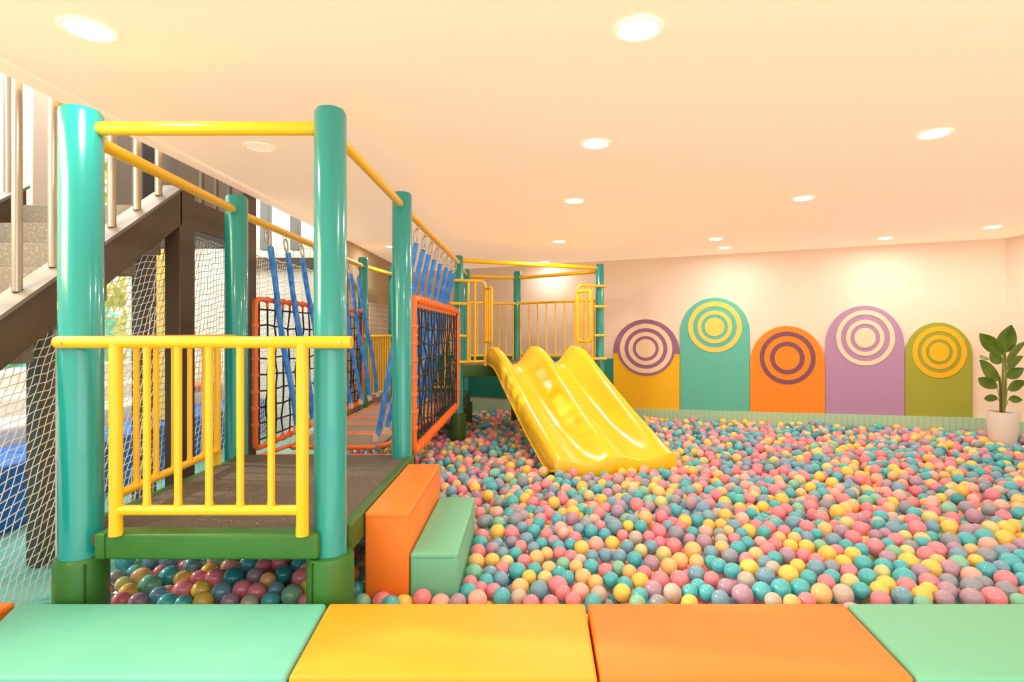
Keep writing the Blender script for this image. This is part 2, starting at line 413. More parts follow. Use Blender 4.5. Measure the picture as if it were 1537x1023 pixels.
g1, at1, L1 = railing('guard_rail', (xl, yf, 0), (xr, yf, 0), -.047, -.77, -.878, 5, .026, .0155, .0265,
                'yellow guard rail across the front edge of the near deck', 'yellow guard rails', e0=(174 - 85) * yf / F, e1=(454 - 85) * yf / F)
for x, pk in ((-1.985, 'A'), (-.872, 'B')):   # wrapped clamp plates with bolts
    sgn = 1 if pk == 'B' else -1
    c0 = (xl if sgn < 0 else xr)
    mb = MB(); w = (75 if pk == 'A' else 61) * yf / F
    mb.tube([(c0, yf, -.047), (c0 - sgn * -0 - sgn * .004, yf, -.047), (c0 - sgn * w, yf, -.047)], [.02, .0265, .027], 16)
    mb.tube([(c0 - sgn * .01 + (x - (c0 - sgn * .01)) * 1.0 + sgn * PRr[pk] * math.cos(a), 2.53 - PRr[pk] * 1.0 * math.sin(a) , -.047) for a in [PI * k / 12 - .1 for k in range(8)]], .02, 8)
    cl = mb.build('clamp', YELO, g1)
    mb = MB(); bx = c0 - sgn * .04
    mb.lathe((bx, yf - .026, -.05), [(.006, 0), (.005, .004)], 10, Matrix.Rotation(PI / 2, 3, 'X')); mb.build('bolt', STEEL, cl)
g2, at2, L2 = railing('guard_rail', (-1.99, 2.62, 0), (-2.09, 4.05, 0), -.047, -.8, ZD, 5, .026, .0145, .022,
                'yellow guard rail along the left side of the near deck', 'yellow guard rails', e0=.13, e1=1.19)
railing('guard_rail', (-2.16, 7.66, 0), (-2.05, 8.62, 0), -.07, -.88, -.95, 8, .022, .013, .016,
        'yellow slatted rail at the far left end of the rope bridge', 'yellow guard rails', inset=.06)
railing('guard_rail', (-1.98, 8.72, 0), (-1.0, 9.03, 0), -.07, -.88, -.95, 7, .022, .013, .016,
        'yellow slatted rail closing the rear of the low deck', 'yellow guard rails', inset=.06)

# step blocks
def pad_block(name, m, x0, x1, y0, y1, z0, z1, lab, cat, group=None, pts=None, bev=.014):
    mb = MB(); pts = pts or [(x0, y0), (x1, y0), (x1, y1), (x0, y1)]
    bm = bmesh.new()
    mb.hexa(pts, z0, z1, bev, 3)
    o = mb.build(name, m); tag(o, lab, cat, group)
    # stitched seam line running round just under the top
    sm = MB(); q = [Vector((p[0], p[1], z1 - bev * 1.6)) for p in pts]; cen = sum(q, Vector()) / 4
    ring_ = []
    for i in range(len(q)):
        d = (q[i] - cen); ring_.append(q[i])
    for i in range(len(q)):
        a_ = q[i]; b_ = q[(i + 1) % len(q)]; e = (b_ - a_).normalized(); n_ = Vector((e.y, -e.x, 0))
        sm.tube([a_ + e * bev + n_ * .0003, b_ - e * bev + n_ * .0003], .0016, 5)
    c = bpy.data.materials.get(m.name + '_seam')
    if not c:
        col = [v * .55 for v in m.node_tree.nodes['Principled BSDF'].inputs['Base Color'].default_value[:3]]
        c = bpy.data.materials.new(m.name + '_seam'); c.use_nodes = True
        c.node_tree.nodes['Principled BSDF'].inputs['Base Color'].default_value = (*col, 1)
    so = sm.build('seam', c, o)
    return o
pad_block('foam_step', STEPO, -.797, -.577, 2.8, 3.83, FL, -.895, 'tall orange vinyl foam step beside the near deck', 'foam step', 'foam steps into the ball pit')
pad_block('foam_step', PADG2, -.572, -.335, 2.8, 3.76, FL, -1.097, 'low mint green vinyl foam step beside the orange one', 'foam step', 'foam steps into the ball pit')

# front pads
zp = -1.15; yb_, yf_ = 2.4, 1.885
seams = [(-2.16, -1.95), (-.838, -.797), (.257, .244), (1.352, 1.30), (3.0, 2.92)]
pm = [(PADG, 'mint green vinyl pad along the front left edge'), (PADY, 'yellow vinyl pad in the front row'), (PADO, 'orange vinyl pad in the front row'), (PADG2, 'light green vinyl pad at the front right end')]
for i in range(4):
    g = .005
    pts = [(seams[i][1] + g, yf_), (seams[i + 1][1] - g, yf_), (seams[i + 1][0] - g, yb_), (seams[i][0] + g, yb_)]
    pad_block('edge_pad', pm[i][0], 0, 0, 0, 0, FL, zp, pm[i][1], 'foam pad', 'vinyl pads edging the ball pit', pts, .016)
pad_block('edge_pad', PADO, 0, 0, 0, 0, FL, zp, 'orange vinyl pad just showing at the far left edge', 'foam pad', 'vinyl pads edging the ball pit',
          [(-2.3, 1.5), (-2.17, 1.5), (-2.17, 2.41), (-2.3, 2.41)], .012)

# ------------------------------------------------------------------ rope bridge
def netframe(X, Y0, Y1, z0, z1, r, lab, lash_top=True):
    t = thing('net_panel', (X, (Y0 + Y1) / 2, z0), lab, 'net panel', 'orange framed black rope nets of the bridge')
    c = .06
    pts = []
    for (cy, cz, a0) in ((Y0 + c, z0 + c, PI), (Y1 - c, z0 + c, 1.5 * PI), (Y1 - c, z1 - c, 0), (Y0 + c, z1 - c, .5 * PI)):
        for k in range(5):
            a = a0 + k * PI / 8
            pts.append((X, cy + c * math.cos(a), cz + c * math.sin(a)))
    fr = MB().tube(pts, r, 12, closed=True).build('frame', ORG, t)
    nY = int((Y1 - Y0) / .145); nZ = 9
    mb = MB(); gy = [Y0 + .06 + (Y1 - Y0 - .12) * i / (nY - 1) for i in range(nY)]; gz = [z0 + .06 + (z1 - z0 - .14) * i / (nZ - 1) for i in range(nZ)]
    J = {}
    for i in range(nY):
        for j in range(nZ):
            e = 0 if j in (0, nZ - 1) or i in (0, nY - 1) else 1
            J[i, j] = Vector((X + e * random.uniform(-.012, .012), gy[i] + e * random.uniform(-.018, .018), gz[j] - e * .03 * math.sin(PI * i / (nY - 1)) + e * random.uniform(-.014, .014)))
    for i in range(nY):
        a = J[i, 0].copy(); a.z = z0; b = J[i, nZ - 1].copy(); b.z = z1 - .02
        mb.tube([a] + [J[i, j] for j in range(nZ)] + [b], .0075, 5)
    for j in range(nZ):
        a = J[0, j].copy(); a.y = Y0; b = J[nY - 1, j].copy(); b.y = Y1
        mb.tube([a] + [J[i, j] for i in range(nY)] + [b], .0075, 5)
    mb.build('rope_net', BLACK, t)
    kb = MB()
    for i in range(1, nY - 1):
        for j in range(1, nZ - 1):
            p = J[i, j]; kb.tube([p + Vector((0, 0, -.013)), p + Vector((0, 0, 0)), p + Vector((0, 0, .013))], [.006, .012, .006], 6)
    k_ = kb.build('net_knot', BLACK, t); k_['kind'] = 'stuff'
    lb = MB()
    for y in gy[1:-1]:
        for zz, s in ((z1, -1), (z0, 1)):
            lb.tube([(X, y - .012, zz), (X, y + .012, zz)], r * 1.35, 8)
            lb.tube([(X, y, zz), (X, y, zz + s * .06)], .011, 6)
    for z in gz[1:-1]:
        for yy, s in ((Y0, 1), (Y1, -1)):
            lb.tube([(X, yy, z - .012), (X, yy, z + .012)], r * 1.35, 8)
            lb.tube([(X, yy, z), (X, yy + s * .05, z)], .009, 6)
    lb.build('lashing', ORG, t)['kind'] = 'stuff'
    return t
netframe(-2.11, 4.42, 7.32, -.92, .255, .021, 'orange framed black rope net on the left side of the bridge')
netframe(-.835, 4.2, 6.9, -.9, .245, .028, 'orange framed black rope net on the right side of the bridge')

planks = [(4.68, 5.24), (5.32, 5.74), (5.82, 6.2), (6.28, 6.62), (6.7, 7.04), (7.12, 7.42)]
ordn = ['first', 'second', 'third', 'fourth', 'fifth', 'furthest']
for i, (y0, y1) in enumerate(planks):
    xl_, xr_ = (-1.96, -1.2) if i == 0 else (-1.98, -1.1)
    dz = random.uniform(-.004, .004)
    t = thing('bridge_plank', ((xl_ + xr_) / 2, (y0 + y1) / 2, -.975 + dz), f'{ordn[i]} dark plank of the rope bridge in its orange frame, counting from the near deck', 'bridge plank', 'planks of the rope bridge')
    MB().box(xl_ + .02, xr_ - .02, y0 + .01, y1 - .01, -.975 + dz, -.945 + dz, .004, 1).build('plank_mat', mat('plank_rubber', (142, 130, 114), .8, noise=((168, 154, 136), (60, 60, 60), .5, .7)), t)
    pts = []
    cx_ = .035
    for (a_, b_) in (((xl_ + cx_), y0), ((xr_ - cx_ * 2), y0), (xr_ + .03, y0 + .14), (xr_ + .03, y1 - .03), (xr_, y1), (xl_ + .02, y1), (xl_, y1 - .03), (xl_, y0 + .04)):
        pts.append((a_, b_, -.96 + dz))
    MB().tube(pts, .019, 10, closed=True).build('frame', ORG, t)
t = thing('bridge_tie_bar', (-1.5, 4.3, -.97), 'bent orange tube linking the near deck to the first bridge plank', 'tube')
MB().tube([(-2.05, 4.32, -.95), (-.97, 4.32, -.95)], .016, 10).build('cross_tube', ORG, t)
MB().tube([(-2.03, 4.32, -.95), (-1.95, 4.72, -.945)], .016, 10).build('side_tube', ORG, t)
MB().tube([(-.99, 4.32, -.95), (-1.13, 4.9, -.955)], .014, 10).build('side_tube', ORG, t)

def rope(top, bot, lab, grp, thick=.024):
    top = Vector(top); bot = Vector(bot)
    t = thing('blue_rope', bot, lab, 'rope', grp)
    d = (bot - top).normalized()
    hook = MB()
    # eye bolt + snap hook
    hook.tube([top + Vector((.016 * math.cos(a), 0, -.016 + .016 * math.sin(a))) for a in [2 * PI * k / 12 for k in range(12)]], .004, 6, closed=True)
    side = Vector((0, 1, 0)).cross(d).normalized()
    c = top + d * .085
    hook.tube([c + d * (.055 * math.cos(a)) + side * (.016 * math.sin(a)) for a in [2 * PI * k / 16 for k in range(16)]], .0075, 6, closed=True)
    hook.tube([top + d * .125, top + d * .16], [.007, .01], 8)
    hook.build('snap_hook', STEEL, t)
    s = top + d * .15; n = 9; pts = []
    for k in range(n + 1):
        f = k / n; p = s.lerp(bot, f); p += Vector((.012 * math.sin(7 * f + top.y * 3), 0, 0)) + Vector((0, .02 * math.sin(PI * f), 0))
        pts.append(p)
    MB().tube(pts, [thick * random.uniform(.9, 1.08) for _ in pts], 10).build('sleeve', BLUE, t)
    e = bot
    MB().tube([e - d * .01, e + d * .05], [thick * 1.12, thick * 1.0], 10).build('end_cap', PINKW, t)
    return t
lpos = ['nearest', 'second', 'third', 'fourth', 'fifth', 'sixth', 'seventh', 'furthest']
for k in range(8):
    y = 4.64 + .372 * k
    x0 = -2.12 - .05 * (y - 4.15) / 3.4
    rope((x0, y, .845), (-1.93, y + .12, -.80), f'{lpos[k]} blue sleeved rope on the left side of the bridge, under the left bar', 'blue ropes on the left of the bridge')
for k in range(8):
    y = 4.66 + .36 * k
    rope((-.883, y, .875), (-1.26, y + .12, -.875), f'{lpos[k]} blue sleeved rope on the right side of the bridge, hung from right bar', 'blue ropes on the right of the bridge')

# low deck behind the bridge
t = thing('low_deck', (-1.5, 8.1, FL), 'low dark deck at the far end of the rope bridge', 'deck')
MB().hexa([(-2.15, 7.55), (-.92, 7.45), (-.95, 9.0), (-2.05, 8.7)], -1.0, -.95, .005, 1).build('deck_board', DECK, t)
MB().hexa([(-.94, 7.4), (-.84, 7.4), (-.9, 9.0), (-1.0, 9.0)], -1.12, -.94, .012).build('edge_beam', GRND, t)
MB().hexa([(-2.15, 7.5), (-.9, 7.4), (-.9, 7.48), (-2.15, 7.58)], -1.12, -.96, .012).build('edge_beam', GRND, t)

# slide platform
t = thing('slide_platform', (.05, 8.4, FL), 'raised platform with green padded edge at the top of the slide', 'deck')
ZP = -.46
MB().hexa([(-.88, 7.46), (1.05, 8.3), (-.14, 9.33), (-.95, 9.05)], ZP - .04, ZP, .005, 1).build('deck_board', DECK, t)
def beam(a, b, z0, z1, th=.05):
    a = Vector(a); b = Vector(b); d = (b - a).normalized(); n = Vector((d.y, -d.x)) * th / 2
    return MB().hexa([tuple(a + n), tuple(b + n), tuple(b - n), tuple(a - n)], z0, z1, .012)
beam((-.86, 7.42), (1.08, 8.28), ZP - .14, ZP + .015, .07).build('edge_beam', GRND, t)
beam((1.08, 8.33), (-.14, 9.38), ZP - .14, ZP + .0).build('edge_beam', GRND, t)
beam((-.14, 9.38), (-.95, 9.07), ZP - .14, ZP + .0).build('edge_beam', GRND, t)

# platform railings
railing('guard_rail', (-.93, 9.0, 0), (-.16, 9.31, 0), .455, -.39, ZP, 5, .021, .0125, .014, 'yellow railing at the platform rear, left of its middle post', 'yellow guard rails', inset=.05)
railing('guard_rail', (-.12, 9.31, 0), (1.05, 8.36, 0), .46, -.38, ZP, 7, .021, .0125, .014, 'yellow railing at the platform rear, right of its middle post', 'yellow guard rails', inset=.05)

def entrance(pk, sgn, px_end, lab, dirx):
    p = PX[pk]; r = .02
    ez = Vector((1.97, .91)).normalized() * sgn
    L = abs((px_end)) 
    pt = lambda s, z: Vector((p.x + ez.x * s, p.y - .075 + ez.y * s, z))
    t = thing('entrance_rail', (p.x + ez.x * L / 2, p.y + ez.y * L / 2, ZP), lab, 'railing', 'yellow rails beside the slide entrance')
    zt = .66; zl = -.4
    c = .07
    path = [pt(-.1, zt), pt(L - c, zt)] + [pt(L - c + c * math.sin(a), zt - c + c * math.cos(a)) for a in (PI / 8, PI / 4, 3 * PI / 8)] + [pt(L, zt - c), pt(L, ZP)]
    MB().tube(path, r, 12).build('frame', YEL, t)
    MB().tube([pt(-.1, .36), pt(.12, .36)], r, 12).build('upper_bracket', YEL, t)
    MB().tube([pt(-.1, -.06), pt(.12, -.06)], r * .9, 12).build('middle_bracket', YEL, t)
    MB().tube([pt(-.1, zl), pt(L, zl)], r, 12).build('bottom_rail', YEL, t)
    for s in (.14, L * .62):
        MB().tube([pt(s, zt), pt(s, zl)], r * .8, 10).build('baluster', YEL, t)
    # the hand loop turned out from the end tube
    o_ = pt(L, 0); d = Vector((dirx[0], dirx[1], 0)).normalized(); w = dirx[2]
    lp = []; z0, z1 = -.14, .56; cr = .05
    for (cs, cz, a0) in ((w - cr, z1 - cr, 0), (cr * .4, z1 - cr, PI / 2), (cr * .4, z0 + cr, PI), (w - cr, z0 + cr, 1.5 * PI)):
        for k in range(4):
            a = a0 + k * PI / 6
            q = o_ + d * (cs + cr * math.cos(a)); lp.append((q.x, q.y, cz + cr * math.sin(a)))
    lo_ = MB().tube(lp, r * .95, 10, closed=True).build('hand_loop', YEL, t)
    for f in (.3, .62):
        q = o_ + d * (w * f)
        MB().tube([(q.x, q.y, z0 + .01), (q.x, q.y, z1 - .01)], r * .55, 8).build('loop_bar', YEL, lo_)
    return t
entrance('E', 1, .38, 'yellow entrance rail with hand loop left of the slide top', (.32, -.9, .3))
entrance('K', -1, .38, 'yellow entrance rail with hand loop right of the slide top', (.42, -.9, .36))

# slide
def make_slide():
    TL, TR = Vector((-.415, 7.5)), Vector((.70, 7.92)); BL, BR = Vector((.325, 5.36)), Vector((1.44, 5.66))
    crest = [(-.06, -.205), (.0, -.20), (.06, -.212), (.14, -.275), (.244, -.405), (.45, -.64), (.645, -.861), (.8, -1.01), (.9, -1.11), (.96, -1.18), (1.0, -1.225), (1.05, -1.26)]
    depth = [(-.06, .24), (0, .245), (.1, .245), (.25, .235), (.65, .19), (.85, .13), (.95, .075), (1, .05)]
    def interp(tab, x):
        for (a, va), (b, vb) in zip(tab, tab[1:]):
            if x <= b:
                f = (x - a) / (b - a); return va + (vb - va) * f
        return tab[-1][1]
    def crest_s(x):           # smoothed
        return sum(interp(crest, min(1, max(-.06, x + o))) for o in (-.05, -.025, 0, .025, .05)) / 5
    NS, NT = 64, 96
    rows = []
    for i in range(NS + 1):
        s = -.06 + 1.06 * i / NS
        L_ = TL.lerp(BL, s); R_ = TR.lerp(BR, s)
        # crest heights and channel depth
        zc = crest_s(s); dp = interp(depth, s)
        row = []
        lat = (R_ - L_).normalized()
        lipo = [(-.062, -.24), (-.064, -.12), (-.055, -.035), (-.03, -.006)]
        k_end = 1.0 - .55 * max(0, (s - .85) / .15) ** 2
        for (du, dz) in lipo:
            q = L_ + lat * du; row.append((q.x, q.y, zc + dz * k_end))
        for j in range(NT + 1):
            tt = j / NT
            f = (math.cos(4 * PI * tt) + 1) / 2
            f = f ** 1.25
            q = L_.lerp(R_, tt)
            drop = dp * (1 - f)
            # shallow groove lines along the crest sides
            row.append((q.x, q.y, zc - drop))
        for (du, dz) in lipo[::-1]:
            q = R_ - lat * du; row.append((q.x, q.y, zc + dz * k_end))
        rows.append(row)
    dv = (BL - TL).normalized()
    for fo, dz in ((.012, -.006), (.02, -.03), (.024, -.1), (.026, -.32)):      # blunt foot going down into the balls
        rows.append([(p[0] + dv.x * fo, p[1] + dv.y * fo, p[2] + dz) for p in rows[NS]])
    mb = MB(); n = len(rows[0]); vs = [p for r in rows for p in r]
    fs = [(i * n + j, i * n + j + 1, (i + 1) * n + j + 1, (i + 1) * n + j) for i in range(len(rows) - 1) for j in range(n - 1)]
    mb.add(vs, fs)
    t = thing('slide', (.6, 6.5, FL), 'bright yellow double-lane wave slide running down into the balls', 'slide')
    o = mb.build('chute', SLIDE, t, sharp=80)
    so = o.modifiers.new('thick', 'SOLIDIFY'); so.thickness = .018; so.offset = -1
    # rolled bead along the outer edges and fine ribs
    for tt, off in ((0, 1), (1, -1)):
        pts = []
        for i in range(0, NS + 1, 2):
            row = rows[i]; p = row[0] if tt == 0 else row[-1]
            pts.append(p)
        MB().tube(pts, .012, 8).build('rolled_edge', SLIDE, t)
    # start lip plate lying on the platform
    a = Vector(rows[0][4]); b = Vector(rows[0][4 + NT])
    return rows
slide_rows = make_slide()

# ------------------------------------------------------------------ staircase and space beyond the net
SX = -2.49
def zl_top(Y): return .07 + .68 * (Y - 2.6)
def stringer(X, Y0, Y1, dz=0):
    t0 = MB()
    h = .25
    pts = [(Y0, zl_top(Y0) - h), (Y1, zl_top(Y1) - h), (Y1, zl_top(Y1)), (Y0, zl_top(Y0))]
    vs = [(X - .05, y, z + dz) for y, z in pts] + [(X + .05, y, z + dz) for y, z in pts]
    t0.add(vs, [(0, 1, 2, 3), (7, 6, 5, 4), (0, 4, 5, 1), (1, 5, 6, 2), (2, 6, 7, 3), (3, 7, 4, 0)])
    fl = MB(); vs = []
    for y, z0, z1 in ((Y0, 0, .022), (Y1, 0, .022)):
        for x in (X - .075, X + .075):
            vs += [(x, y, zl_top(y) + dz + z0), (x, y, zl_top(y) + dz + z1)]
    fl.add(vs, [(0, 1, 3, 2), (4, 6, 7, 5), (0, 2, 6, 4), (1, 5, 7, 3), (0, 4, 5, 1), (2, 3, 7, 6)])
    return t0, fl
t = thing('staircase', (-3.0, 3.2, FL), 'dark steel staircase with grey treads climbing outside the net', 'staircase')
a_, b_ = stringer(SX + .03, 1.2, 3.97)
s_ = a_.build('stringer', DARKB, t); b_.build('flange', FLANGE, s_)
a_, b_ = stringer(-3.55, 1.2, 3.97, 0)
s_ = a_.build('stringer', DARKB, t); b_.build('flange', FLANGE, s_)
for k in range(11):
    Y = 1.35 + .25 * k; z = zl_top(Y) - .06
    MB().box(-3.5, SX, Y, Y + .27, z - .17, z, .004, 1).build('tread', TREAD, t)
# landing
MB().box(-3.6, SX + .06, 3.97, 5.05, .74, .78).build('landing_slab', DARKG, t)
MB().box(SX, SX + .07, 3.97, 5.05, .735, .955, .004, 1).build('landing_fascia', DARKB, t)
MB().box(-3.62, -2.6, 5.0, 5.06, .735, 1.75).build('landing_panel', DARKB, t)
for k, Y in enumerate([1.95, 2.15, 2.35, 2.55, 2.75, 2.96, 3.17, 3.38, 3.6, 3.81]):
    MB().tube([(SX + .02, Y, zl_top(Y) + .02), (SX + .02, Y, 2.6)], .022, 12).build('baluster', TUBE, t)
    MB().tube([(-3.55, Y + .07, zl_top(Y) + .03), (-3.55, Y + .07, 2.6)], .022, 10).build('baluster', TUBE, t)
for Y in (4.3, 4.5, 4.7):
    MB().tube([(SX + .03, Y, .95), (SX + .03, Y, 2.0)], .017, 10).build('baluster', DARKG, t)
MB().tube([(SX + .03, 4.1, 2.0), (SX + .03, 4.9, 2.0)], .025, 10).build('handrail', DARKG, t)

def column(x0, x1, y0, y1, z0, z1, m, lab):
    o = MB().box(x0, x1, y0, y1, z0, z1, .006, 1).build('steel_column', m)
    return tag(o, lab, 'column', 'steel columns outside the net')
column(SX - .03, SX + .08, 3.95, 4.13, FL, 1.0, DARKB, 'dark brown column carrying the stair landing, behind the near deck')
column(SX - .03, SX + .08, 4.86, 5.07, FL, 2.4, DARKB, 'dark column just behind the back left post of the near deck')
column(-2.96, -2.873, 3.35, 3.48, -1.4, .25, DARKG, 'dark grey column behind the net at the far left, left of the thick post')
column(-3.17, -3.08, 4.55, 4.73, -1.4, 2.6, DARKG, 'dark column behind the net between thick post and stair column')
yc = mat('pale_yellow', (250, 208, 96), .6)
column(-3.9, -3.75, 5.9, 6.08, -.925, 2.6, yc, 'pale yellow column far outside the net')
column(-4.35, -4.0, 4.6, 4.75, .9, 2.9, mat('pale_beige', (232, 208, 190), .6), 'wide beige panel column high outside at top left')
column(-4.05, -3.95, 3.6, 3.7, .3, 2.9, DARKB, 'brown column high outside at top left edge')
column(-3.1, -3.0, 6.6, 6.7, .95, 2.2, mat('steel_post', (150, 152, 150), .4), 'grey steel window post beyond the landing')
column(-2.75, -2.65, 6.6, 6.7, .95, 2.2, mat('steel_post', (150, 152, 150), .4), 'second grey steel window post beside the orange net frame top')
# outside floor, blocks, walls
struct(MB().box(-9, XL - .02, -1, 14, -1.5, -1.4).build('floor_outside', TURQF), 'turquoise play floor outside the net', 'floor')
for i, (y0, y1) in enumerate(((2.6, 4.35), (4.4, 6.1), (6.15, 7.9))):
    tag(MB().box(-4.2, -3.6, y0, y1, -1.4, -.93, .03).build('foam_block', BLUEF), ['blue foam block outside the net at the left edge', 'blue foam block outside net behind the near deck', 'blue foam block outside net before the white wall'][i], 'foam block', 'blue foam blocks outside the net')
for i, (x0, x1, z0, z1) in enumerate(((-4.75, -4.25, -1.4, -.78), (-5.2, -4.75, -1.4, -.6), (-5.7, -5.2, -1.4, -.4))):
    tag(MB().box(x0, x1, 2.6, 7.6, z0, z1, .04).build('foam_bench', BENCH), ['lowest white foam bench outside behind the blue blocks', 'middle white foam bench outside the net', 'highest white foam bench outside the net, furthest back'][i], 'foam bench', 'white foam benches outside the net')
tag(MB().box(-4.75, -4.25, 7.0, 7.9, -.78, -.7, .02).build('foam_wedge', ORG), 'orange foam wedge lying on the outside bench', 'foam block')
struct(MB().box(-5.6, -2.36, 7.95, 8.05, -1.4, 1.32).build('wall_outside', BLOCKW), 'white gridded panel wall outside at the end of the walkway', 'wall')
struct(MB().box(-3.95, -2.36, 7.85, 7.95, .86, 1.02).build('beam', DARKB), 'dark beam across the white panel wall', 'beam')
struct(MB().box(-4.7, -4.6, -1, 12, 2.5, 2.9).build('lintel', mat('pale_beige', (232, 208, 190), .6)), 'beige lintel over the outside windows', 'beam')

# foliage
def foliage(name, n, x0, x1, y0, y1, z0, z1, cols, lab):
    vs = []; fs = []; cl = []
    for i in range(n):
        c = Vector((random.uniform(x0, x1), random.uniform(y0, y1), random.uniform(z0, z1)))
        if math.sin(c.y * 2.3) * math.sin(c.z * 2.9 + c.y) > .55 or (c.y < 4.6 and c.z > 1.3): continue
        d = Vector((random.gauss(0, 1), random.gauss(0, 1), random.gauss(0, 1))).normalized(); e = d.orthogonal().normalized()
        L = random.uniform(.07, .15); w = L * .45
        o_ = len(vs)
        vs += [c - d * L, c + e * w, c + d * L, c - e * w]; fs.append((o_, o_ + 1, o_ + 2, o_ + 3))
    mb = MB(); mb.add(vs, fs); m = mat(name + '_leaf', cols[0], .6, noise=(cols[1], (2.5, 2.5, 2.5), .4, .6), emit=(cols[1], .25))  # leaves carry a weak glow of their own, put in as brightness
    return tag(mb.build(name, m), lab, 'foliage', kind='stuff')
foliage('foliage', 9000, -7.2, -6.4, 1.5, 13, -1.0, 3.6, ((126, 150, 60), (226, 214, 120)), 'sunlit green and yellow foliage seen through the outside windows')
foliage('leaves', 2500, -6.2, -5.9, 3.4, 8.2, -.6, .25, ((90, 200, 168), (140, 220, 190)), 'pale turquoise green leaves low outside the net at left')

# safety net
def ztop(Y):
    if Y < 3.95: return zl_top(Y) - .25 - .02 + .015 * math.sin(Y * 40)
    return .725
def make_net():
    mb = MB(); X = -2.56; z0 = -1.4; Y0, Y1 = 2.3, 7.3
    nod = {}
    def seg(a, b): 
        pass
    sp = .046
    w = lambda y, z: Vector((X + .02 * math.sin(3.1 * y + z), y + .006 * math.sin(z * 23 + y * 7), z + .006 * math.sin(y * 31 + z * 5)))
    def line(fn, ts):
        cur = []
        for t_ in ts:
            y, z = fn(t_)
            if Y0 <= y <= Y1 and z0 <= z <= ztop(y): cur.append(w(y, z))
            else:
                if len(cur) > 1: mb.tube(cur, .0027, 4, caps=False)
                cur = []
        if len(cur) > 1: mb.tube(cur, .0027, 4, caps=False)
    n = int((Y1 - Y0 + 2.4) / sp)
    for i in range(n):
        y0_ = Y0 - 1.1 + i * sp
        line(lambda t_: (y0_ + t_ * (.42 if y0_ < 3.6 else .16), z0 + t_), [k * .06 for k in range(40)])
    for j in range(int(4.0 / .046)):
        zz = -2.4 + j * .046
        line(lambda t_: (Y0 + t_, zz + t_ * .22), [k * .08 for k in range(64)])
    # border cord
    mb.tube([w(Y, ztop(Y)) for Y in [Y0 + (Y1 - Y0) * k / 120 for k in range(121)]], .006, 5)
    mb.tube([(X, 3.10, -1.4), (X, 3.10, .12)], .012, 6)
    return mb.build('safety_net', NETW)
tag(make_net(), 'white knotted safety net hanging under the staircase along the left side', 'net')
def net2():
    mb = MB(); X = XL + .03
    for i in range(50):
        y = 7.45 + i * .08; mb.tube([(X, y, -1.3), (X, y, .42)], .003, 4, caps=False)
    for j in range(24):
        z = -1.3 + j * .075; mb.tube([(X, 7.45, z), (X, 11.3, z)], .003, 4, caps=False)
    return mb.build('safety_net', NETW)
tag(net2(), 'fine white net hung over the khaki wall at the far end', 'net')

